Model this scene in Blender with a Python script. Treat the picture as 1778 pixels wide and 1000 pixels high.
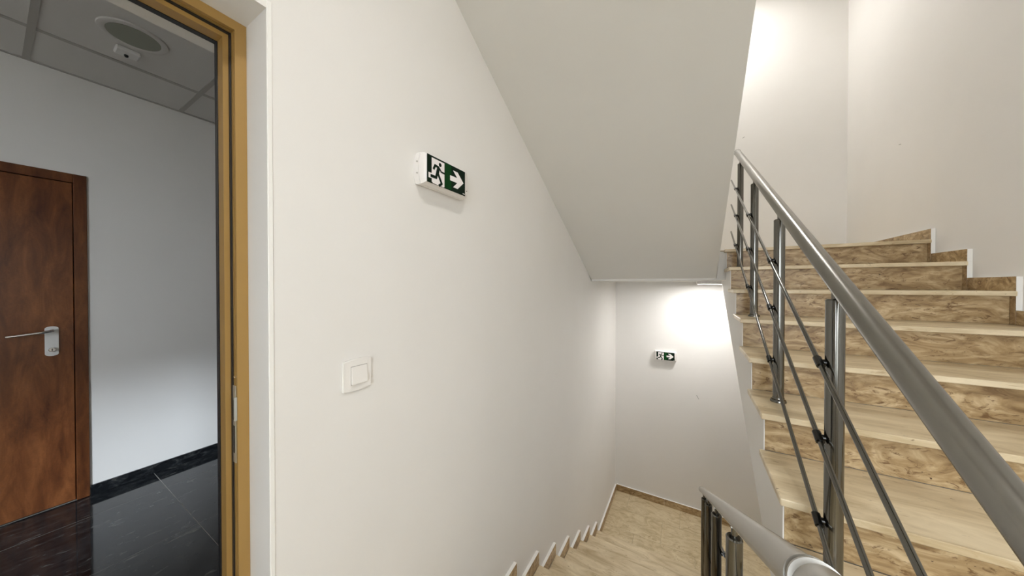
import bpy, bmesh, math, random
from mathutils import Vector, Matrix
S = bpy.context.scene
C = S.collection
for _o in list(bpy.data.objects): bpy.data.objects.remove(_o)
random.seed(4)

# ------------------------------------------------------------------ camera
EYE = 1.348
cd = bpy.data.cameras.new('camera'); cam = bpy.data.objects.new('camera', cd); C.objects.link(cam)
cd.sensor_width = 36.0; cd.lens = 528.99/1778*36.0; cd.clip_start = 0.02; cd.clip_end = 60
cam.location = (0, 0, EYE)
cam.rotation_euler = (math.radians(90-0.494), 0, math.radians(30.128))
S.camera = cam
# ------------------------------------------------------------------ world (daylight for the two added windows)
W = bpy.data.worlds.new('world'); S.world = W; W.use_nodes = True
bg = W.node_tree.nodes['Background']
bg.inputs[0].default_value = (0.86, 0.93, 1.0, 1); bg.inputs[1].default_value = 10.0
# added low sun that reaches only the added corridor window (its head throws the edge of the light patch on the corridor wall)
sd_ = bpy.data.lights.new('sun', 'SUN'); sd_.energy = 3.6; sd_.angle = math.radians(8.0); sd_.color = (0.80, 0.90, 1.0)
sun = bpy.data.objects.new('sun', sd_); C.objects.link(sun); sun.location = (6, -7, 6)
sun.rotation_euler = Vector((-2.13, 2.22, -1.67)).to_track_quat('-Z', 'Y').to_euler()
def portal(name, loc, normal, w, h):
    l = bpy.data.lights.new(name, 'AREA'); l.shape = 'RECTANGLE'; l.size = w; l.size_y = h; l.cycles.is_portal = True
    o = bpy.data.objects.new(name, l); C.objects.link(o); o.location = loc
    o.rotation_euler = Vector(normal).to_track_quat('-Z', 'Z').to_euler(); return o
portal('added_window_portal', (0.45, -1.16, 1.35), (0, 1, 0), 1.3, 1.5)
portal('added_window_portal', (-1.17, -1.7, 1.55), (-1, 0, 0), 1.2, 1.3)
# ------------------------------------------------------------------ exposure
S.view_settings.view_transform = 'Standard'; S.view_settings.look = 'None'
S.view_settings.gamma = 1.0; S.view_settings.use_curve_mapping = False
S.view_settings.exposure = 0.0
LAMP_COL = (1.0, 0.975, 0.945)
LAMP_MAIN, LAMP_LOWER, LAMP_UPPER = 124.0, 134.0, 215.0     # emission strengths of the three ceiling lamps
S.cycles.max_bounces = 12; S.cycles.diffuse_bounces = 8; S.cycles.glossy_bounces = 5

# ------------------------------------------------------------------ helpers
def obj(name, bm, mats, parent=None, smooth=False):
    me = bpy.data.meshes.new(name)
    bmesh.ops.recalc_face_normals(bm, faces=bm.faces[:])
    bm.to_mesh(me); bm.free()
    if not isinstance(mats, (list, tuple)): mats = [mats]
    for m in mats: me.materials.append(m)
    if smooth:
        for p in me.polygons: p.use_smooth = True
        try: me.set_sharp_from_angle(angle=math.radians(35))
        except Exception: pass
    o = bpy.data.objects.new(name, me); C.objects.link(o)
    if parent is not None:
        o.parent = parent
        o.matrix_parent_inverse = Matrix.Translation(parent.location).inverted()
    return o
def empty(name, loc=(0, 0, 0)):
    o = bpy.data.objects.new(name, None); C.objects.link(o); o.location = loc; o.empty_display_size = 0.1
    return o
def tag(o, label=None, cat=None, group=None, kind=None):
    if label: o['label'] = label
    if cat: o['category'] = cat
    if group: o['group'] = group
    if kind: o['kind'] = kind
    return o
def box(bm, x0, x1, y0, y1, z0, z1, bev=0.0, mi=0):
    t = bmesh.new(); bmesh.ops.create_cube(t, size=1)
    for v in t.verts:
        v.co = Vector(((x0+x1)/2+v.co.x*(x1-x0), (y0+y1)/2+v.co.y*(y1-y0), (z0+z1)/2+v.co.z*(z1-z0)))
    if bev > 0: bmesh.ops.bevel(t, geom=t.edges[:], offset=bev, segments=1, affect='EDGES')
    for f in t.faces: f.material_index = mi
    merge(bm, t); return bm
def merge(bm, t):
    me = bpy.data.meshes.new('tmp'); t.to_mesh(me); t.free(); bm.from_mesh(me); bpy.data.meshes.remove(me)
def bx(*a, **k): return box(bmesh.new(), *a, **k)
def prism(bm, pts, axis, a0, a1, mi=0, bev=0.0):
    """extrude a polygon given in the plane normal to axis ('x': (y,z), 'y': (x,z), 'z': (x,y))"""
    def P(p, a):
        return {'x': (a, p[0], p[1]), 'y': (p[0], a, p[1]), 'z': (p[0], p[1], a)}[axis]
    t = bmesh.new()
    A = [t.verts.new(P(p, a0)) for p in pts]; B = [t.verts.new(P(p, a1)) for p in pts]
    n = len(pts)
    t.faces.new(A); t.faces.new(B[::-1])
    for i in range(n): t.faces.new((A[i], B[i], B[(i+1) % n], A[(i+1) % n]))
    bmesh.ops.recalc_face_normals(t, faces=t.faces[:])
    if bev > 0:
        es = [e for e in t.edges if len(e.link_faces) == 2 and e.calc_face_angle() > 0.6]
        bmesh.ops.bevel(t, geom=es, offset=bev, segments=2, affect='EDGES')
    for f in t.faces: f.material_index = mi
    merge(bm, t); return bm
def tube(bm, p0, p1, r, seg=20, r2=None, caps=True, mi=0):
    p0, p1 = Vector(p0), Vector(p1); d = p1-p0
    t = bmesh.new()
    bmesh.ops.create_cone(t, cap_ends=caps, cap_tris=False, segments=seg, radius1=r, radius2=r if r2 is None else r2, depth=d.length)
    q = d.to_track_quat('Z', 'Y').to_matrix().to_4x4()
    bmesh.ops.transform(t, matrix=Matrix.Translation((p0+p1)/2) @ q, verts=t.verts[:])
    for f in t.faces: f.material_index = mi
    merge(bm, t); return bm
def sweep(bm, pts, r, seg=20):
    """round tube along a polyline with mitred rings, capped"""
    pts = [Vector(p) for p in pts]; rings = []
    for i, p in enumerate(pts):
        d0 = (pts[i]-pts[i-1]).normalized() if i else None
        d1 = (pts[i+1]-pts[i]).normalized() if i < len(pts)-1 else None
        d = ((d0 or d1)+(d1 or d0)).normalized()
        side = d.cross(Vector((0, 0, 1)))
        if side.length < 1e-4: side = Vector((1, 0, 0))
        side.normalize(); up = side.cross(d).normalized()
        rings.append([bm.verts.new(p+side*math.cos(a)*r+up*math.sin(a)*r) for a in [2*math.pi*k/seg for k in range(seg)]])
    for a, b in zip(rings, rings[1:]):
        for k in range(seg): bm.faces.new((a[k], a[(k+1) % seg], b[(k+1) % seg], b[k]))
    bm.faces.new(rings[0]); bm.faces.new(rings[-1][::-1]); return bm
def lathe(bm, prof, c, seg=40, axis='z'):
    rings = []
    for r, h in prof:
        ring = []
        for k in range(seg):
            a = 2*math.pi*k/seg; u, v = math.cos(a)*r, math.sin(a)*r
            p = {'z': (u, v, h), 'x': (h, u, v), 'y': (u, h, v)}[axis]
            ring.append(bm.verts.new(Vector(c)+Vector(p)))
        rings.append(ring)
    for a, b in zip(rings, rings[1:]):
        for k in range(seg): bm.faces.new((a[k], a[(k+1) % seg], b[(k+1) % seg], b[k]))
    bm.faces.new(rings[0]); bm.faces.new(rings[-1][::-1]); return bm

# ------------------------------------------------------------------ materials
def nt(name):
    m = bpy.data.materials.new(name); m.use_nodes = True
    return m, m.node_tree.nodes, m.node_tree.links, m.node_tree.nodes['Principled BSDF']
def plain(name, col, rough=0.5, metal=0.0, spec=0.5, bump=0.0, bscale=200, coat=0.0):
    m, N, L, b = nt(name)
    b.inputs['Base Color'].default_value = (*col, 1); b.inputs['Roughness'].default_value = rough
    b.inputs['Metallic'].default_value = metal; b.inputs['Specular IOR Level'].default_value = spec
    b.inputs['Coat Weight'].default_value = coat
    if bump:
        tc = N.new('ShaderNodeTexCoord'); n = N.new('ShaderNodeTexNoise'); n.inputs['Scale'].default_value = bscale
        n.inputs['Detail'].default_value = 3
        bp = N.new('ShaderNodeBump'); bp.inputs['Strength'].default_value = bump; bp.inputs['Distance'].default_value = 0.002
        L.new(tc.outputs['Object'], n.inputs['Vector']); L.new(n.outputs['Fac'], bp.inputs['Height']); L.new(bp.outputs[0], b.inputs['Normal'])
    return m
def ramp(N, stops):
    r = N.new('ShaderNodeValToRGB'); e = r.color_ramp.elements
    while len(e) < len(stops): e.new(0.5)
    for k, (p, c) in zip(e, stops): k.position = p; k.color = (*c, 1)
    return r
def coords(N, L, scale, rand=True):
    tc = N.new('ShaderNodeTexCoord'); mp = N.new('ShaderNodeMapping'); mp.inputs['Scale'].default_value = scale
    L.new(tc.outputs['Object'], mp.inputs['Vector'])
    if rand:
        oi = N.new('ShaderNodeObjectInfo'); mu = N.new('ShaderNodeMath'); mu.operation = 'MULTIPLY'; mu.inputs[1].default_value = 37.0
        L.new(oi.outputs['Random'], mu.inputs[0]); cb = N.new('ShaderNodeCombineXYZ')
        for i in range(3): L.new(mu.outputs[0], cb.inputs[i])
        L.new(cb.outputs[0], mp.inputs['Location'])
    return mp.outputs[0]
def noise(N, L, vec, scale, detail=6, rough=0.6, dist=0.0):
    n = N.new('ShaderNodeTexNoise'); n.inputs['Scale'].default_value = scale; n.inputs['Detail'].default_value = detail
    n.inputs['Roughness'].default_value = rough; n.inputs['Distortion'].default_value = dist
    L.new(vec, n.inputs['Vector']); return n.outputs['Fac']
def mixc(N, L, fac, a, b, mode='MIX'):
    m = N.new('ShaderNodeMix'); m.data_type = 'RGBA'; m.blend_type = mode
    if isinstance(fac, float): m.inputs[0].default_value = fac
    else: L.new(fac, m.inputs[0])
    L.new(a, m.inputs[6])
    if isinstance(b, tuple): m.inputs[7].default_value = (*b, 1)
    else: L.new(b, m.inputs[7])
    return m.outputs[2]

def travertine(name, c0, c1, c2, blot, pit, scale, s_big, rough=0.35, blot_at=(0.56, 0.66), dist=0.8):
    m, N, L, b = nt(name)
    v = coords(N, L, scale)
    n1 = noise(N, L, v, s_big, 8, 0.62, dist)
    r1 = ramp(N, [(0.30, c0), (0.48, c1), (0.68, c2)]); L.new(n1, r1.inputs[0])
    n2 = noise(N, L, v, s_big*2.3, 7, 0.68, 1.6)
    r2 = ramp(N, [(blot_at[0], (0, 0, 0)), (blot_at[1], (1, 1, 1))]); L.new(n2, r2.inputs[0])
    col = mixc(N, L, r2.outputs[0], r1.outputs[0], blot)
    n3 = noise(N, L, v, s_big*9, 3, 0.5, 0.4)
    r3 = ramp(N, [(0.69, (0, 0, 0)), (0.74, (1, 1, 1))]); L.new(n3, r3.inputs[0])
    col = mixc(N, L, r3.outputs[0], col, pit)
    L.new(col, b.inputs['Base Color']); b.inputs['Roughness'].default_value = rough
    bp = N.new('ShaderNodeBump'); bp.inputs['Strength'].default_value = 0.25; bp.inputs['Distance'].default_value = 0.002; bp.invert = True
    L.new(r3.outputs[0], bp.inputs['Height']); L.new(bp.outputs[0], b.inputs['Normal'])
    return m
M = {}
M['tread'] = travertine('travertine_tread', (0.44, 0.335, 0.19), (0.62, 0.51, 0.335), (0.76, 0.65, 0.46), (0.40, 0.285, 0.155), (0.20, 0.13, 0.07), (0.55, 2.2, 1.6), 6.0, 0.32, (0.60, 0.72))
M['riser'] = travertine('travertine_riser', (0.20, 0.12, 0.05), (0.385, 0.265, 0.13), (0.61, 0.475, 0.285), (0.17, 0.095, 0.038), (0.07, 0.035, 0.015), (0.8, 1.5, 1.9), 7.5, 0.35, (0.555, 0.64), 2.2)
M['landing_tile'] = travertine('travertine_floor', (0.46, 0.36, 0.205), (0.60, 0.49, 0.31), (0.71, 0.61, 0.42), (0.38, 0.27, 0.14), (0.18, 0.11, 0.06), (0.8, 1.5, 1.0), 8.0, 0.35, (0.58, 0.68), 1.6)
def wallmat(name, c, stain):
    m, N, L, b = nt(name)
    v = coords(N, L, (1, 1, 1), False)
    n = noise(N, L, v, 1.3, 4, 0.55); r = ramp(N, [(0.35, stain), (0.62, c)]); L.new(n, r.inputs[0])
    L.new(r.outputs[0], b.inputs['Base Color']); b.inputs['Roughness'].default_value = 0.62
    b.inputs['Specular IOR Level'].default_value = 0.25
    n2 = noise(N, L, v, 160, 3, 0.5); bp = N.new('ShaderNodeBump'); bp.inputs['Strength'].default_value = 0.12; bp.inputs['Distance'].default_value = 0.001
    L.new(n2, bp.inputs['Height']); L.new(bp.outputs[0], b.inputs['Normal'])
    return m
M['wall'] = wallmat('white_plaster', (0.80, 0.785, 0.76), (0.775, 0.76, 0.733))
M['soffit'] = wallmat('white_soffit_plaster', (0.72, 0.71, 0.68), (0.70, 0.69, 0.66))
M['hallwall'] = wallmat('grey_white_corridor_paint', (0.82, 0.80, 0.775), (0.80, 0.78, 0.755))
M['caulk'] = plain('white_painted_edge', (0.85, 0.84, 0.81), 0.5)
M['steel'] = plain('brushed_steel', (0.17, 0.165, 0.15), 0.12, 1.0)
M['rail'] = plain('satin_steel_handrail', (0.27, 0.26, 0.235), 0.27, 1.0)
M['rail_lit'] = plain('steel_handrail_painted_reflection', (0.46, 0.445, 0.41), 0.42, 1.0)  # same steel as the other handrail, lightened to paint in reflected white walls
M['clip'] = plain('blackened_steel_clip', (0.05, 0.05, 0.048), 0.25, 1.0)
M['dark'] = plain('black_rubber', (0.012, 0.012, 0.014), 0.45)
M['chrome'] = plain('polished_chrome', (0.82, 0.82, 0.82), 0.15, 1.0)
M['zinc'] = plain('zinc_plated_metal', (0.62, 0.64, 0.62), 0.3, 0.8)
M['plastic'] = plain('white_plastic', (0.80, 0.775, 0.755), 0.35)
M['plastic2'] = plain('white_switch_plastic', (0.82, 0.80, 0.77), 0.3)
M['signwhite'] = plain('sign_white_print', (0.86, 0.82, 0.82), 0.4)
M['green'] = plain('dark_green_print', (0.0015, 0.010, 0.004), 0.6, 0, 0.15)
M['green2'] = plain('green_arrow_field', (0.001, 0.040, 0.006), 0.6, 0, 0.15)
M['bronze'] = plain('golden_brown_coated_aluminium', (0.36, 0.215, 0.062), 0.38, 0.0, 0.5, 0.05, 90)
M['tile_ceiling'] = plain('mineral_ceiling_tile', (0.68, 0.66, 0.63), 0.9, 0, 0.2, 0.3, 120)
M['tee'] = plain('grey_ceiling_grid', (0.42, 0.40, 0.37), 0.5)
M['glass_lamp'] = plain('frosted_downlight_glass', (0.25, 0.26, 0.20), 0.3)
M['paintwhite'] = plain('white_lamp_housing', (0.75, 0.74, 0.72), 0.4)
def granite():
    m, N, L, b = nt('black_granite')
    v = coords(N, L, (1.0, 0.45, 1.0))
    n = noise(N, L, v, 26, 7, 0.7, 0.6)
    r = ramp(N, [(0.40, (0.006, 0.007, 0.009)), (0.58, (0.022, 0.024, 0.026)), (0.66, (0.075, 0.075, 0.07)), (0.76, (0.20, 0.19, 0.17))])
    L.new(n, r.inputs[0]); L.new(r.outputs[0], b.inputs['Base Color']); b.inputs['Roughness'].default_value = 0.06
    b.inputs['Specular IOR Level'].default_value = 0.6
    return m
M['granite'] = granite()
M['grout'] = plain('pale_grout', (0.33, 0.32, 0.29), 0.8)
M['grout_t'] = plain('tan_grout', (0.34, 0.27, 0.17), 0.8)
def wood(name, dark=1.0):
    m, N, L, b = nt(name)
    v = coords(N, L, (1, 5, 1.1), False)
    n = noise(N, L, v, 3.2, 8, 0.65, 0.5)
    r = ramp(N, [(0.28, (0.070*dark, 0.019*dark, 0.007*dark)), (0.5, (0.18*dark, 0.058*dark, 0.018*dark)), (0.72, (0.31*dark, 0.112*dark, 0.036*dark))])
    L.new(n, r.inputs[0])
    v2 = coords(N, L, (1, 14, 60), False); n2 = noise(N, L, v2, 6, 4, 0.6)
    r2 = ramp(N, [(0.3, (0.72, 0.72, 0.72)), (0.7, (1, 1, 1))]); L.new(n2, r2.inputs[0])
    col = mixc(N, L, 0.8, r.outputs[0], r2.outputs[0], 'MULTIPLY')
    L.new(col, b.inputs['Base Color']); b.inputs['Roughness'].default_value = 0.32
    return m
M['door'] = wood('reddish_brown_wood_veneer'); M['doorframe'] = wood('dark_red_brown_wood', 0.75)
def emit(name, col, s):
    m, N, L, b = nt(name)
    b.inputs['Base Color'].default_value = (0.9, 0.9, 0.9, 1)
    b.inputs['Emission Color'].default_value = (*col, 1); b.inputs['Emission Strength'].default_value = s
    return m

# ------------------------------------------------------------------ dimensions (metres; camera landing floor = 0)
XL, XR, YF, YB = -0.8825, 1.394, 4.418, -0.95      # faces of left, right, far and back walls
WT = 0.302                                          # thickness of the left wall
XH = -3.32                                          # corridor far wall
R, T = 0.165, 0.3034                                # riser, going
ZLO, ZUP = -1.516, 1.65                             # lower and upper half landings
SLAB = 0.256; SLOPE = 0.549
NOSE0 = 0.3703                                      # nosing of first tread of the right flight
OV = 0.046                                          # nosing overhang
XS, XRI = 0.259, 0.2748                             # tread end and riser end, open side of right flight
YL0 = 3.3645                                        # nosing above the lower landing, left flight
XLF = 0.206                                         # open edge of the left flight
DY0, DY1, DZ = -0.62, 0.342, 2.016                  # door opening in left wall

# ------------------------------------------------------------------ shell
def struct(name, bm, m, parent=None):
    o = obj(name, bm, m, parent)
    if parent is None: o['kind'] = 'structure'
    return o
bm = bmesh.new()
box(bm, XL-WT, XL, YB-0.2, DY0, -3.4, 5.3)
box(bm, XL-WT, XL, DY0, DY1, DZ, 5.3)
box(bm, XL-WT, XL, DY0, DY1, -3.4, -0.03)
box(bm, XL-WT, XL, DY1, YF+0.2, -3.4, 5.3)
wl = struct('wall_left', bm, M['wall'])
wl['label'] = 'white painted wall with the doorway, exit sign and light switch'
bm = bx(XL-0.001, XL+0.0022, DY1+0.001, DY1+0.011, 0, DZ+0.02, 0.001)
obj('corner_bead', bm, M['caulk'], wl)
wf = struct('wall_far', bx(XL, XR+0.2, YF, YF+0.2, -3.4, 5.3), M['wall'])
wr = struct('wall_right', bx(XR, XR+0.2, YB-0.2, YF, -3.4, 5.3), M['wall'])
bm = bmesh.new()
box(bm, XL, -0.2, YB-0.2, YB, -3.4, 5.3); box(bm, 1.1, XR, YB-0.2, YB, -3.4, 5.3)
box(bm, -0.2, 1.1, YB-0.2, YB, -3.4, 0.6); box(bm, -0.2, 1.1, YB-0.2, YB, 2.1, 5.3)
wb = struct('wall_back', bm, M['wall'])
def window(name, loc, along, w, h, t=0.05):
    e = empty(name, loc); tag(e, kind='structure'); b = bmesh.new()
    for a0, a1, z0, z1 in ((-w/2, -w/2+t, 0, h), (w/2-t, w/2, 0, h), (-w/2+t, w/2-t, 0, t), (-w/2+t, w/2-t, h-t, h), (-t/2, t/2, t, h-t)):
        if along == 'x': box(b, loc[0]+a0, loc[0]+a1, loc[1]-0.03, loc[1]+0.03, loc[2]+z0, loc[2]+z1)
        else: box(b, loc[0]-0.03, loc[0]+0.03, loc[1]+a0, loc[1]+a1, loc[2]+z0, loc[2]+z1)
    obj('added_window_frame', b, M['paintwhite'], e); return e
window('window_added_1', (0.45, YB-0.12, 0.6), 'x', 1.3, 1.5)  # unseen window added behind the camera for cool fill light
struct('wall_sun_blocker', bx(1.6, 1.8, -3.1, YB-0.2, -3.4, 6.5), M['wall'])  # unseen wall added to keep the sun out of the back window
struct('ground_outside', bx(-1.1, 14, -14, YB-0.21, -0.4, -0.2), M['grout'])
struct('floor_basement', bx(XL, XR, YB, YF, -3.5, -3.3), M['grout_t'])
struct('ceiling_stairwell', bx(XL, XR, YB, 3.17, 4.95, 5.1), M['soffit'])

M['scuff'] = plain('grey_scuff', (0.42, 0.41, 0.39), 0.7)
def scuff(wall, pts, axis, face, into):
    obj('scuff_mark', prism(bmesh.new(), pts, axis, face, face+into), M['scuff'], wall)
scuff(wf, [(0.086, -0.020), (0.093, -0.016), (0.116, -0.062), (0.110, -0.065)], 'y', YF-0.0005, -0.0004)
scuff(wr, [(3.50, 2.425), (3.53, 2.433), (3.531, 2.428), (3.502, 2.420)], 'x', XR-0.0005, -0.0004)
scuff(wf, [(0.530, 3.06), (0.550, 3.072), (0.553, 3.066), (0.533, 3.053)], 'y', YF-0.0005, -0.0004)
def landing(name, y0, y1, ztop, thick, tiles_y, label, x0=XL, x1=XR, tile=True, joints=(0,)):
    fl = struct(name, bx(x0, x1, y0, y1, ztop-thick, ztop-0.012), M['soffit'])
    fl['label'] = label
    if tile:
        g = 0.0012
        bmg = bx(x0+0.003, x1-0.003, y0+0.02, y1-0.003, ztop-0.012, ztop-0.0015); obj('grout', bmg, M['grout_t'], fl)
        for j, (a, b) in enumerate(zip(tiles_y, tiles_y[1:])):
            off = joints[j % len(joints)]; xs = [x0]
            x = x0+off
            while x < x1-0.05:
                if x > x0+0.05: xs.append(x)
                x += 0.60
            xs.append(x1)
            for c, d in zip(xs, xs[1:]):
                obj('tile', bx(c+g, d-g, a+g, b-g, ztop-0.0119, ztop, 0.0006), M['landing_tile'], fl)
    return fl
# camera landing: flat area, plus the strip beside the left flight
landing('floor_landing', YB, 0.40, 0.0, SLAB, [YB, -0.65, -0.35, -0.05, 0.25, 0.40], 'beige travertine landing where the two flights meet', joints=(0.3, 0.6))
struct('floor_landing_edge', bx(XL, XLF, 0.401, 0.90, -SLAB, -0.0005), M['landing_tile'])
landing('floor_lower_landing', 3.33, YF, ZLO, SLAB, [3.33, 3.72, 4.07, YF], 'beige travertine half landing down at the far wall', joints=(0.35, 0.62, 0.2))
landing('floor_upper_landing', 3.17, YF, ZUP, SLAB, [3.40, 3.75, 4.08, YF], 'upper half landing whose white underside shows above', joints=(0.5, 0.2))
landing('ceiling_landing', YB, 0.20, 3.30, SLAB, [], 'white slab over the camera landing', tile=False)
landing('ceiling_upper_landing', 3.17, YF, 4.95, SLAB, [], 'white underside of the topmost half landing', tile=False)

# ------------------------------------------------------------------ right flight (rises away from the camera)
st = empty('staircase', (0.8, 0.4, 0))
tag(st, 'beige travertine staircase rising along the right wall to the upper landing', 'staircase')
XSK = XR-0.02
def nose(n): return NOSE0+(n-1)*T
N_UP = 10
for n in range(1, N_UP+1):
    yr = nose(n)+OV; z = R*n
    yb = nose(n+1)+OV if n < N_UP else 3.40
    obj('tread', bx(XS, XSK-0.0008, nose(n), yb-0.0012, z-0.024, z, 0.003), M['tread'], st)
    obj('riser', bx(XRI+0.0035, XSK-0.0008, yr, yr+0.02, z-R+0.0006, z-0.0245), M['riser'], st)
# structural body with sloped soffit, and white plastered side
def body_pts(inset):
    up = []
    for n in range(1, N_UP+1):
        yr = nose(n)+OV+inset
        up += [(yr, R*(n-1)-(0 if n == 1 else 0.0245)), (yr, R*n-0.0245)]
    c = -1.92+EYE
    yend = 3.56
    und = [(yend, R*10-0.0245), (yend, c+SLOPE*yend), (0.62, c+SLOPE*0.62), (0.4163+inset, -SLAB)]
    return up+und
def und_fix(pts): return [(y, z) for y, z in pts]
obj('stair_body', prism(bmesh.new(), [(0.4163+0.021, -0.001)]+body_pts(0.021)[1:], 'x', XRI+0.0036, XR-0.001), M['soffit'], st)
o = obj('stringer_side', prism(bmesh.new(), [(0.4163, -0.001)]+body_pts(0.0005)[1:], 'x', XRI-0.0005, XRI+0.003), M['wall'], st)
# stepped skirting tiles on the right wall
def skirt_mats(o_bm): return o_bm
def skirt_piece(parent, wall_x, face_x, y0, y1, z0, z1):
    """skirting slab on a side wall: stone face, white painted top and end edges"""
    bm = bx(min(wall_x, face_x), max(wall_x, face_x), y0, y1, z0, z1)
    bm.normal_update()
    for f in bm.faces:
        n = f.normal
        f.material_index = 0 if abs(n.x) > 0.9 else 1
    return obj('skirting_tile', bm, [M['riser'], M['caulk']], parent)
HS = 0.071
for n in range(1, N_UP+1):
    y0 = nose(n)+0.0125; z = R*n
    y1 = nose(n+1)+0.0125 if n < N_UP else YF-0.021
    skirt_piece(st, XR-0.0005, XSK, y0, y1-0.0008, z+0.0006, z+HS)
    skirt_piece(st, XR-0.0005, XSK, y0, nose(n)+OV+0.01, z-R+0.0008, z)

# ------------------------------------------------------------------ left flight (descends away from the camera)
sd = empty('staircase', (-0.3, 3.3, ZLO))
tag(sd, 'beige travertine staircase going down along the left wall to the lower landing', 'staircase')
XSL = XL+0.02
HL = 0.0858
pts_top = []
for j in range(0, 8):
    yn = YL0-j*T; z = ZLO+R*(j+1)
    yb = YL0-(j+1)*T-OV
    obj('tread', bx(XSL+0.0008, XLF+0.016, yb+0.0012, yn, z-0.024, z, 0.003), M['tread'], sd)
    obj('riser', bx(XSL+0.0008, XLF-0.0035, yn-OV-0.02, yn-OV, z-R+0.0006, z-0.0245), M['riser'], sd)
    skirt_piece(sd, XL+0.0005, XSL, yn-T+0.0008, yn, z+0.0006, z+HL)
    skirt_piece(sd, XL+0.0005, XSL, yn-OV-0.01, yn, z-R+0.0008, z)
# top riser up to the camera landing with its nosing tread
yn = YL0-8*T
obj('tread', bx(XL+0.001, XLF+0.016, 0.9012, yn, -0.024, 0.0, 0.003), M['tread'], sd)
obj('riser', bx(XL+0.001, XLF-0.0035, yn-OV-0.02, yn-OV, ZLO+R*8+0.0006, -0.0245), M['riser'], sd)
def left_body(inset):
    p = []
    for j in range(0, 8):
        yr = YL0-j*T-OV-inset
        p += [(yr, ZLO+R*j-(0.0245 if j else 0.0)), (yr, ZLO+R*(j+1)-0.0245)]
    yr = YL0-8*T-OV-inset
    p += [(yr, ZLO+R*8-0.0245), (yr, -0.0245), (0.905, -0.0245), (0.905, -SLAB)]
    c = ZLO-0.12+SLOPE*3.0
    p += [(0.905, -SLAB-0.35), (3.0, ZLO-SLAB), (3.329, ZLO-SLAB), (3.329, ZLO)]
    return p
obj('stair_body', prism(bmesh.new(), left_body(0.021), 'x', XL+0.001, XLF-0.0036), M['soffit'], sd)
obj('stringer_side', prism(bmesh.new(), left_body(0.0005), 'x', XLF-0.003, XLF), M['wall'], sd)

# lower landing skirting tiles
fl = bpy.data.objects['floor_lower_landing']
def skirt_far(parent, x0, x1, z0, z1):
    bm = bx(x0, x1, YF-0.02, YF-0.0005, z0, z1); bm.normal_update()
    for f in bm.faces: f.material_index = 0 if f.normal.y < -0.9 else 1
    return obj('skirting_tile', bm, [M['riser'], M['caulk']], parent)
skirt_piece(fl, XL+0.0005, XSL, YL0+0.001, YL0+0.52, ZLO+0.0006, ZLO+HL)
skirt_piece(fl, XL+0.0005, XSL, YL0+0.5208, YF-0.0205, ZLO+0.0006, ZLO+HL)
x = XL+0.0205
for w in (0.6, 0.6, 0.6, 0.5):
    x1 = min(x+w, XR-0.001)
    if x1-x > 0.03: skirt_far(fl, x, x1-0.0008, ZLO+0.0006, ZLO+HL)
    x = x1
fu = bpy.data.objects['floor_upper_landing']
x = XL+0.001
for w in (0.6, 0.6, 0.6, 0.5):
    x1 = min(x+w, XSK)
    if x1-x > 0.03: skirt_far(fu, x, x1-0.0008, ZUP+0.0006, ZUP+HS)
    x = x1

# ------------------------------------------------------------------ flight overhead (its sloping white underside)
so = empty('staircase', (-0.3, 3.2, 1.394))
tag(so, 'smooth white sloping underside of the flight passing above the descending stairs', 'staircase')
SZ = EYE+0.046
pts = [(3.197, SZ), (0.2, SZ+SLOPE*(3.197-0.2)), (0.2, 3.299)]
for n in range(10, 0, -1):
    yr = 3.10-(n-1)*T
    if n == 10: pts += [(yr, 3.299)]
    pts += [(yr, ZUP+R*n - (0.001 if n == 10 else 0)), (yr, ZUP+R*(n-1))]
clean = []
for p in pts:
    if not clean or (abs(p[0]-clean[-1][0])+abs(p[1]-clean[-1][1])) > 1e-3: clean.append(p)
clean += [(3.168, ZUP), (3.168, SZ)]
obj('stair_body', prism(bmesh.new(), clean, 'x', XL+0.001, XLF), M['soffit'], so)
s2 = empty('staircase', (0.8, 3.2, 4.69))
tag(s2, 'white underside of the topmost flight over the right stairs', 'staircase')
c = -1.92+EYE+3.3
obj('stair_body', prism(bmesh.new(), [(0.58, 3.049), (3.168, c+SLOPE*3.168), (3.168, 4.949), (2.9, 4.949), (0.21, 3.5), (0.21, 3.049)], 'x', XRI, XR-0.001), M['soffit'], s2)

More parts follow.
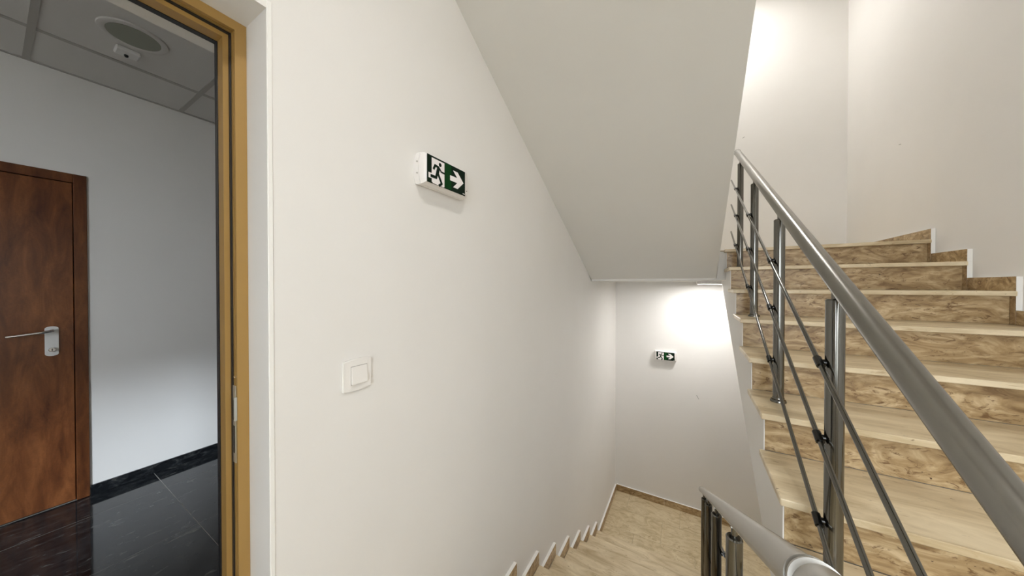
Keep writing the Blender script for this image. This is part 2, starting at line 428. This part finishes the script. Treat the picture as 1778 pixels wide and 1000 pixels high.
# ------------------------------------------------------------------ railings
def railing(label, x, posts, slope, c_rail, rods, hr_ends, rod_ends, side, extra=None, hm='rail'):
    rt = empty('stair_railing', (x, posts[0][0], posts[0][1]))
    tag(rt, label, 'railing', None)
    sweep_pts = [(x, hr_ends[0], slope*hr_ends[0]+c_rail), (x, hr_ends[1], slope*hr_ends[1]+c_rail)]
    RR = 0.0235
    hb = bmesh.new()
    if extra: sweep_pts = extra+sweep_pts
    sweep(hb, sweep_pts, RR, 32)
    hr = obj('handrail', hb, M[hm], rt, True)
    # end cap
    e = Vector(sweep_pts[-1]); d = (e-Vector(sweep_pts[-2])).normalized()
    cb = tube(bmesh.new(), e-d*0.002, e+d*0.005, RR+0.0012, 32)
    obj('end_cap', cb, M['steel'], hr, True)
    for (py, pz) in posts:
        zr = slope*py+c_rail
        zt = zr-0.058
        p = obj('post', tube(bmesh.new(), (x, py, pz+0.012), (x, py, zt), 0.0200, 32), M['steel'], rt, True)
        fb = lathe(bmesh.new(), [(0.029, 0.0), (0.029, 0.006), (0.0265, 0.011), (0.0215, 0.013), (0.0215, 0.020), (0.0205, 0.0215)], (x, py, pz+0.0005), 32)
        obj('base_flange', fb, M['steel'], p, True)
        cp = lathe(bmesh.new(), [(0.0203, -0.004), (0.0203, 0.0), (0.017, 0.0035), (0.0085, 0.004)], (x, py, zt), 32)
        tube(cp, (x, py, zt), (x, py, zr-RR+0.001), 0.0082, 20)
        obj('post_cap', cp, M['steel'], p, True)
        sb = bmesh.new()
        a = math.atan(slope)
        for s, t in ((-0.028, 0.028),):
            box(sb, x-0.011, x+0.011, py+s, py+t, zr-RR-0.0055, zr-RR+0.0015)
        bmesh.ops.rotate(sb, cent=Vector((x, py, zr-RR)), matrix=Matrix.Rotation(a, 3, 'X'), verts=sb.verts[:])
        obj('saddle', sb, M['steel'], p)
        for (rs, rc) in rods:
            rx = x+side*0.032; rz = rs*py+rc
            cl = tube(bmesh.new(), (x+side*0.018, py, rz), (rx, py, rz), 0.0085, 16)
            dy = 0.017/math.hypot(1, rs)
            tube(cl, (rx, py-dy, rz-dy*rs), (rx, py+dy, rz+dy*rs), 0.0098, 16)
            obj('rod_clip', cl, M['clip'], p, True)
    for (rs, rc) in rods:
        rx = x+side*0.032; y0, y1 = rod_ends
        obj('rod', tube(bmesh.new(), (rx, y0, rs*y0+rc), (rx, y1, rs*y1+rc), 0.0062, 14), M['steel'], rt, True)
    return rt
def up_tread(n): return (nose(n)+OV+nose(n+1)+OV)/2, R*n
up_posts = [up_tread(n) for n in (9, 7, 5, 3, 1)]
railing('dark steel railing with three slanted rods beside the rising right flight', 0.35, up_posts, SLOPE, EYE-0.628,
        [(0.54, EYE-0.850), (0.54, EYE-1.062), (0.54, EYE-1.297)], (0.275, 3.185), (0.42, 3.27), -1)
def dn_tread(j):
    return (YL0-j*T-OV+YL0-(j+1)*T-OV)/2+0.0, ZLO+R*(j+1)
dn_posts = [dn_tread(j) for j in (1, 3, 5, 7)]
e0 = (0.35, 0.36, SLOPE*0.36+EYE-0.628)
railing('steel railing, its handrail lightened by painted reflection, beside the flight going down, curving round at its top', 0.113, dn_posts, -SLOPE, EYE-0.075,
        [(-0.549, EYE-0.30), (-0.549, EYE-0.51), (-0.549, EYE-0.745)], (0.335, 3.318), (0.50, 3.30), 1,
        extra=[(0.27, 0.30, EYE-0.42), (0.25, 0.302, EYE-0.405), (0.18, 0.302, EYE-0.33), (0.135, 0.312, EYE-0.275)], hm='rail_lit')
lr = [o for o in bpy.data.objects if o.name.startswith('stair_railing')][-1]
ye = 0.408
jr = bmesh.new()
for k in (0.0, 0.016):
    y = ye+k
    tube(jr, (0.113, y, -SLOPE*y+EYE-0.075), (0.113, y+0.005, -SLOPE*(y+0.005)+EYE-0.075), 0.0247, 32)
obj('elbow_joint', jr, M['rail_lit'], lr, True)

# ------------------------------------------------------------------ exit signs
RUN = dict(
  head=(0.300, 0.79, 0.036, 0.066),
  torso=[(0.228, 0.655), (0.272, 0.70), (0.300, 0.655), (0.285, 0.56), (0.262, 0.40), (0.236, 0.34), (0.196, 0.38), (0.205, 0.50)],
  strokes=[([(0.265, 0.668), (0.178, 0.690), (0.142, 0.545)], 0.030, 0.060), ([(0.285, 0.640), (0.325, 0.545), (0.408, 0.535)], 0.022, 0.045),
           ([(0.222, 0.42), (0.200, 0.262), (0.082, 0.255)], 0.036, 0.062), ([(0.250, 0.42), (0.338, 0.105)], 0.034, 0.05), ([(0.325, 0.085), (0.275, 0.01)], 0.03, 0.05)],
  arrow=[(0.564, 0.589), (0.765, 0.60), (0.646, 0.829), (0.775, 0.829), (0.948, 0.50), (0.775, 0.171), (0.646, 0.171), (0.765, 0.40), (0.564, 0.395)])
def exit_sign(center, label, facing, w=0.30, h=0.138, d=0.062, pw=0.218, ph=0.103, po=0.0, pz=0.0):
    """facing 'x': on the left wall looking +x; 'y': on the far wall looking -y. Local u along the wall, v up, q out of the wall"""
    cx, cy, cz = center
    root = empty('exit_sign', center); tag(root, label, 'exit sign')
    def P(u, v, q):
        return Vector((cx+q, cy+u, cz+v)) if facing == 'x' else Vector((cx+u, cy-q, cz+v))
    def outline(hw, hh, bulge, nb=8, r=0.012):
        pts = []
        for s in (1, -1):
            for k in range(nb+1):
                t = -1+2*k/nb; v = t*hh*s
                e = (1-abs(t)**3.0)*0.0
                pts.append((s*(hw+bulge*(1-t*t)), v))
        return pts
    def loft(rings, mats, name, parent, bevel=0):
        bm = bmesh.new(); V = []
        for (pts, q) in rings: V.append([bm.verts.new(P(u, v, q)) for u, v in pts])
        n = len(V[0])
        for a, b in zip(V, V[1:]):
            for k in range(n): bm.faces.new((a[k], a[(k+1) % n], b[(k+1) % n], b[k]))
        bm.faces.new(V[0][::-1]); bm.faces.new(V[-1])
        return obj(name, bm, mats, parent, True)
    hw, hh = w/2, h/2; bl = 0.010
    O = lambda s, b: outline(hw*s-b, hh-(1-s)*hw*0.6, bl)
    loft([(outline(hw-bl, hh-0.004, bl), 0.0006), (outline(hw-bl, hh, bl), 0.010), (outline(hw-bl, hh, bl), 0.026), (outline(hw-bl-0.003, hh-0.002, bl), 0.027)], M['plastic'], 'back_housing', root)
    cov = loft([(outline(hw-bl-0.002, hh-0.001, bl), 0.0275), (outline(hw-bl-0.004, hh-0.004, bl), 0.046), (outline(hw-bl-0.010, hh-0.010, bl), d-0.004), (outline(hw-bl-0.016, hh-0.014, bl), d)], M['plastic'], 'cover', root)
    pb = bmesh.new()
    def flat(bm, pts, q0, q1, mi=0):
        A = [bm.verts.new(P(u, v, q0)) for u, v in pts]; B = [bm.verts.new(P(u, v, q1)) for u, v in pts]; n = len(pts)
        f = [bm.faces.new(B), bm.faces.new(A[::-1])]+[bm.faces.new((A[i], A[(i+1) % n], B[(i+1) % n], B[i])) for i in range(n)]
        for x in f: x.material_index = mi
    uv = lambda p: ((p[0]-0.5)*pw+po, (p[1]-0.5)*ph+pz)
    flat(pb, [uv(p) for p in ((0, 0), (1, 0), (1, 1), (0, 1))], d, d+0.0012)
    pan = obj('pictogram_panel', pb, M['green'], root)
    def sub(name, polys, m, q):
        b = bmesh.new()
        for pl in polys: flat(b, [uv(p) for p in pl], d+q, d+q+0.0004)
        return obj(name, b, m, pan)
    sub('arrow_field', [[(0.425, 0.03), (0.60, 0.03), (0.60, 0.97), (0.425, 0.97)]], M['green2'], 0.0013)
    sub('doorway_symbol', [[(0.10, 0.055), (0.10, 0.930), (0.412, 0.930), (0.412, 0.03), (0.375, 0.0), (0.345, 0.02), (0.30, 0.0), (0.13, 0.02)]], M['signwhite'], 0.0018)
    def stroke(L, wu, wv, k=1.4):
        out = []
        for (a, b) in zip(L, L[1:]):
            # work in metric units so that strokes keep an even width
            ax, ay, bx_, by = a[0]*pw, a[1]*ph, b[0]*pw, b[1]*ph
            dx, dy = bx_-ax, by-ay; l = math.hypot(dx, dy); hwid = wu*pw/2*k
            nx, ny = -dy/l*hwid, dx/l*hwid; ex, ey = dx/l*hwid*0.6, dy/l*hwid*0.6
            out.append([((ax+nx-ex)/pw, (ay+ny-ey)/ph), ((ax-nx-ex)/pw, (ay-ny-ey)/ph), ((bx_-nx+ex)/pw, (by-ny+ey)/ph), ((bx_+nx+ex)/pw, (by+ny+ey)/ph)])
        return out
    foot = stroke([(0.115, 0.265), (0.050, 0.262)], 0.055, 0, 1.6)
    sub('foot_outline', foot, M['signwhite'], 0.0022)
    man = []
    hx, hy, hr, _ = RUN['head']
    man.append([(hx+math.cos(a)*hr*0.95, hy+math.sin(a)*hr*0.95*pw/ph) for a in [2*math.pi*k/20 for k in range(20)]])
    man.append(RUN['torso'])
    b = bmesh.new(); q = 0.0027
    for pl in man: flat(b, [uv(p) for p in pl], d+q, d+q+0.0004); q += 0.00003
    for L_, wu, wv in RUN['strokes']:
        for pl in stroke(L_, wu, wv): flat(b, [uv(p) for p in pl], d+q, d+q+0.0004); q += 0.00003
    obj('running_figure', b, M['green'], pan)
    sub('arrow_symbol', [RUN['arrow']], M['signwhite'], 0.0018)
    sub('maker_mark', [[(0.925, 0.055), (0.985, 0.055), (0.985, 0.085), (0.925, 0.085)]], M['signwhite'], 0.0018)
    # screw holes at either end of the cover
    for (u, v) in ((-hw+0.026, 0.030), (hw-0.026, -0.030)):
        t = tube(bmesh.new(), P(u, v, d-0.001), P(u, v, d+0.0006), 0.0024, 12); obj('screw_hole', t, M['dark'], cov)
    for v in (0.022, -0.02):
        t = tube(bmesh.new(), P(-hw+0.004, v, 0.020), P(-hw-0.0012, v, 0.020), 0.003, 10); obj('cable_knockout', t, M['tee'], root)
    return root
exit_sign((XL, 0.926, EYE+0.4325), 'white exit sign box on the left wall beside the doorway, running figure and arrow', 'x', w=0.266, h=0.1165, d=0.058, pw=0.216, ph=0.102, po=-0.0125, pz=-0.0035)
exit_sign((-0.256, YF, EYE-0.908), 'white exit sign box down on the far wall above the lower landing', 'y', w=0.264, h=0.118, d=0.056, pw=0.208, ph=0.102)

# ------------------------------------------------------------------ light switch
ls = empty('light_switch', (XL, 0.567, EYE-0.272)); tag(ls, 'square white rocker light switch low on the wall right of the doorway', 'light switch')
y0, y1, zc = 0.520, 0.614, EYE-0.272
pts = []
n = 10
for k in range(n+1): t = -1+2*k/n; pts.append((0.567+t*0.0465, zc+0.0445+0.0045*(1-t*t)))
for k in range(n+1): t = 1-2*k/n; pts.append((0.567+t*0.0465, zc-0.0445-0.0045*(1-t*t)))
obj('frame_plate', prism(bmesh.new(), pts, 'x', XL+0.0005, XL+0.009, bev=0.002), M['plastic2'], ls, True)
obj('rocker_surround', bx(XL+0.0088, XL+0.0105, 0.544, 0.597, zc-0.028, zc+0.028, 0.0005), M['tee'], ls)
pr_ = [(XL+0.0095, zc-0.0262), (XL+0.0165, zc-0.0262), (XL+0.0125, zc+0.0262), (XL+0.0095, zc+0.0262)]
obj('rocker', prism(bmesh.new(), pr_, 'y', 0.5452, 0.5958, bev=0.0008), M['plastic2'], ls)

# ------------------------------------------------------------------ doorway frame in the left wall
d1 = empty('door_1', (-1.02, 0.34, 0)); tag(d1, 'golden brown metal door frame in the left wall, leaf open out of view', None, kind='structure')
FX = -0.993   # front face
def frame_member(name, prof, m, parent):
    """prof: polygon (s, d) with s from the opening edge inward and d back from the front face; runs up the jambs and over the head (mitred)"""
    bm = bmesh.new(); A = []
    for s, d in prof:
        x = FX-d
        A.append([bm.verts.new((x, DY1-s, 0.001)), bm.verts.new((x, DY1-s, DZ-s)), bm.verts.new((x, DY0+s, DZ-s)), bm.verts.new((x, DY0+s, 0.001))])
    n = len(prof)
    for i in range(n):
        a, b = A[i], A[(i+1) % n]
        for k in range(3): bm.faces.new((a[k], a[k+1], b[k+1], b[k]))
    bm.faces.new([a[0] for a in A]); bm.faces.new([a[3] for a in A][::-1])
    return obj(name, bm, m, parent)
fr = frame_member('frame', [(0.0005, 0.0), (0.024, 0.0), (0.024, 0.010), (0.0215, 0.010), (0.0215, 0.014), (0.024, 0.014), (0.024, 0.030), (0.0385, 0.030), (0.0385, 0.062), (0.0005, 0.062)], M['bronze'], d1)
frame_member('gasket', [(0.0245, 0.0215), (0.0275, 0.0215), (0.0275, 0.0295), (0.0245, 0.0295)], M['dark'], fr)
frame_member('rear_gasket', [(0.030, 0.0625), (0.0405, 0.0625), (0.0405, 0.078), (0.030, 0.078)], M['dark'], fr)
# strike plate
sp = bx(FX-0.024, FX-0.006, DY1-0.0262, DY1-0.0243, EYE-0.455, EYE-0.257, 0.0004)
spo = obj('strike_plate', sp, M['zinc'], d1)
obj('latch_slot', bx(FX-0.019, FX-0.011, DY1-0.0266, DY1-0.0263, EYE-0.345, EYE-0.295), M['dark'], spo)
obj('bolt_slot', bx(FX-0.019, FX-0.011, DY1-0.0266, DY1-0.0263, EYE-0.43, EYE-0.36), M['dark'], spo)
obj('latch_lip', bx(FX-0.006, FX-0.001, DY1-0.030, DY1-0.0243, EYE-0.345, EYE-0.285, 0.0004), M['zinc'], spo)
obj('screw', tube(bmesh.new(), (FX-0.013, DY1-0.0242, EYE-0.235), (FX-0.013, DY1-0.0262, EYE-0.235), 0.004, 12), M['chrome'], d1)

# ------------------------------------------------------------------ corridor beyond
HY0, HY1, HC = -2.6, 3.4, EYE+1.305
XW = XL-WT
bm = bmesh.new(); D2A, D2B, D2H = -0.70, 0.323, 2.040
box(bm, XH-0.15, XH, HY0, D2A, 0, HC+0.1); box(bm, XH-0.15, XH, D2A, D2B, D2H, HC+0.1); box(bm, XH-0.15, XH, D2B, HY1, 0, HC+0.1)
wh = struct('wall_corridor', bm, M['hallwall'])
struct('wall_corridor_near', bx(XH-0.15, XW, HY0-0.15, HY0, 0, HC+0.1), M['hallwall'])
struct('wall_corridor_end', bx(XH-0.15, XW, HY1, HY1+0.15, 0, HC+0.1), M['hallwall'])
bm = bmesh.new()
box(bm, XW, XW+0.12, HY0, -2.3, 0, HC+0.1); box(bm, XW, XW+0.12, -2.3, -1.1502, 0, 0.9); box(bm, XW, XW+0.12, -2.3, -1.1502, 2.35, HC+0.1)
struct('wall_corridor_outer', bm, M['hallwall'])
window('window_added_2', (XW+0.06, -1.726, 0.9), 'y', 1.148, 1.45)  # unseen window added to let the sun patch onto the corridor wall
# suspended ceiling
ch = struct('ceiling_corridor', bx(XH, XW, HY0, HY1, HC+0.06, HC+0.10), M['tile_ceiling'])
tb = bmesh.new()
gx = [-2.885+0.61*k for k in range(0, 3)]; gy = [0.122-0.61*k for k in range(0, 5)][::-1]+[0.740+0.61*k for k in range(0, 5)]
hw = 0.0125
for x in gx: box(tb, x-hw, x+hw, HY0, HY1, HC-0.001, HC+0.02)
for y in gy: box(tb, XH+0.002, XW-0.002, y-hw, y+hw, HC-0.0012, HC+0.02)
box(tb, XH+0.0005, XH+0.018, HY0, HY1, HC-0.0014, HC+0.02)
tg = obj('ceiling_grid', tb, M['tee'], ch)
XX = [XH]+gx+[XW]; YY = [HY0]+gy+[HY1]
for xa, xb in zip(XX, XX[1:]):
    for ya, yb in zip(YY, YY[1:]):
        if yb-ya < 0.05 or xb-xa < 0.05: continue
        obj('ceiling_tile', bx(xa+hw, xb-hw, ya+hw, yb-hw, HC+0.0035, HC+0.018), M['tile_ceiling'], ch)
# corridor floor
fh = struct('floor_corridor', bx(XH-0.15, XW, HY0, HY1, -0.05, -0.0008), M['grout'])
struct('floor_threshold', bx(XW, XL, DY0, DY1, -0.03, 0.0), M['granite'])
G = 0.0016
tx = [XH]+[-3.012+0.613*k for k in range(0, 3)]+[XW]; ty = [-2.6, -1.86, -1.245, -0.632, -0.02, 0.592, 1.205, 1.82, 2.43, 3.05, 3.4]
for xa, xb in zip(tx, tx[1:]):
    for ya, yb in zip(ty, ty[1:]):
        obj('tile', bx(xa+G, xb-G, ya+G, yb-G, -0.004, 0.0), M['granite'], fh)
for ya, yb in ((0.3235, 0.592), (0.592, 1.205), (1.205, 1.82), (1.82, 2.43), (2.43, 3.40)):
    obj('skirting_tile', bx(XH+0.0003, XH+0.010, ya+0.0006, yb-0.0006, 0.0008, 0.064), M['granite'], wh)

# corridor door
d2 = empty('door_2', (XH, -0.2, 0)); tag(d2, 'closed reddish brown wooden door across the corridor', kind='structure')
bm = bmesh.new()
box(bm, XH-0.10, XH+0.012, D2B-0.05, D2B-0.0008, 0.002, D2H-0.001, 0.002); box(bm, XH-0.10, XH+0.012, D2A+0.001, D2A+0.05, 0.002, D2H-0.001, 0.002)
box(bm, XH-0.10, XH+0.012, D2A+0.0501, D2B-0.0501, D2H-0.055, D2H-0.001, 0.002)
box(bm, XH-0.10, XH-0.0555, D2B-0.0755, D2B-0.0502, 0.002, D2H-0.0551); box(bm, XH-0.10, XH-0.0555, D2A+0.0502, D2A+0.0755, 0.002, D2H-0.0551); box(bm, XH-0.10, XH-0.0555, D2A+0.0756, D2B-0.0756, D2H-0.082, D2H-0.0551)
obj('door_frame', bm, M['doorframe'], d2)
struct('wall_corridor_behind_door', bx(XH-0.25, XH-0.1505, D2A-0.1, D2B+0.1, -0.05, D2H+0.1), M['hallwall'])
obj('door_leaf', bx(XH-0.055, XH+0.004, D2A+0.053, D2B-0.053, 0.008, D2H-0.058, 0.002), M['door'], d2)
hx, hy, hz = XH+0.0045, 0.193, EYE-0.335
pts = []
for k in range(17):
    a = math.pi*k/16; pts.append((hy+0.0235*math.cos(a), hz+0.075+0.014*math.sin(a)))
for k in range(17):
    a = math.pi+math.pi*k/16; pts.append((hy+0.0235*math.cos(a), hz-0.075+0.014*math.sin(a)))
pl = obj('lock_plate', prism(bmesh.new(), pts, 'x', hx, hx+0.010, bev=0.0015), M['paintwhite'], d2, True)
hv = bmesh.new(); zz = EYE-0.270
sweep(hv, [(hx+0.010, hy, zz), (hx+0.045, hy, zz), (hx+0.055, hy-0.010, zz-0.002), (hx+0.056, hy-0.04, zz-0.007), (hx+0.052, hy-0.145, zz-0.018)], 0.0075, 14)
obj('lever_handle', hv, M['chrome'], d2, True)
ck = lathe(bmesh.new(), [(0.013, 0.0), (0.013, 0.014), (0.011, 0.016)], (hx+0.0101, hy, EYE-0.385), 24, 'x')
obj('lock_cylinder', ck, M['chrome'], d2, True)
obj('keyway', bx(hx+0.0262, hx+0.0268, hy-0.0016, hy+0.0016, EYE-0.392, EYE-0.378), M['dark'], d2)

# downlight and smoke sensor on the corridor ceiling
dl = empty('downlight', (-2.527, 0.398, HC)); tag(dl, 'round recessed downlight, switched off, in the corridor ceiling', 'ceiling light')
obj('trim_ring', lathe(bmesh.new(), [(0.094, 0.004), (0.094, -0.004), (0.108, -0.007), (0.120, -0.004), (0.122, 0.002), (0.120, 0.004)], (-2.527, 0.398, HC), 48), M['tile_ceiling'], dl, True)
obj('glass_disc', lathe(bmesh.new(), [(0.001, -0.005), (0.093, -0.0045), (0.093, 0.003)], (-2.527, 0.398, HC), 48), M['glass_lamp'], dl, True)
sn = empty('ceiling_sensor', (-2.715, 0.405, HC)); tag(sn, 'small square white sensor beside the downlight in the corridor ceiling', 'sensor')
obj('housing', bx(-2.753, -2.673, 0.358, 0.446, HC-0.020, HC+0.002, 0.006), M['paintwhite'], sn)
obj('lens', lathe(bmesh.new(), [(0.008, 0.0), (0.008, -0.008), (0.004, -0.012)], (-2.722, 0.400, HC-0.0201), 20), M['dark'], sn, True)

# ------------------------------------------------------------------ round ceiling lamps
def ceiling_lamp(x, y, z, s, label, r=0.125):
    t = empty('ceiling_light', (x, y, z)); tag(t, label, 'ceiling light', 'round stairwell ceiling lamps')
    obj('lamp_base', lathe(bmesh.new(), [(r, 0.0), (r, -0.031), (r-0.003, -0.034), (r-0.007, -0.034), (r-0.007, -0.025), (0.002, -0.025)], (x, y, z-0.0004), 40), M['paintwhite'], t, True)
    prof = [(r-0.008, -0.026), (r-0.008, -0.0300), (0.002, -0.0305)]
    obj('diffuser', lathe(bmesh.new(), prof, (x, y, z-0.0004), 32), emit('lamp_glow', LAMP_COL, s), t, True)
    return t
ceiling_lamp(0.20, 3.94, ZUP-SLAB, LAMP_LOWER, 'round ceiling lamp under the upper landing, seen edge-on over the far wall')
ceiling_lamp(0.42, 0.05, 3.30-SLAB, LAMP_MAIN, 'round ceiling lamp over the landing where the two flights meet')
ceiling_lamp(0.24, 3.78, 4.95-SLAB, LAMP_UPPER, 'round ceiling lamp under the topmost landing')
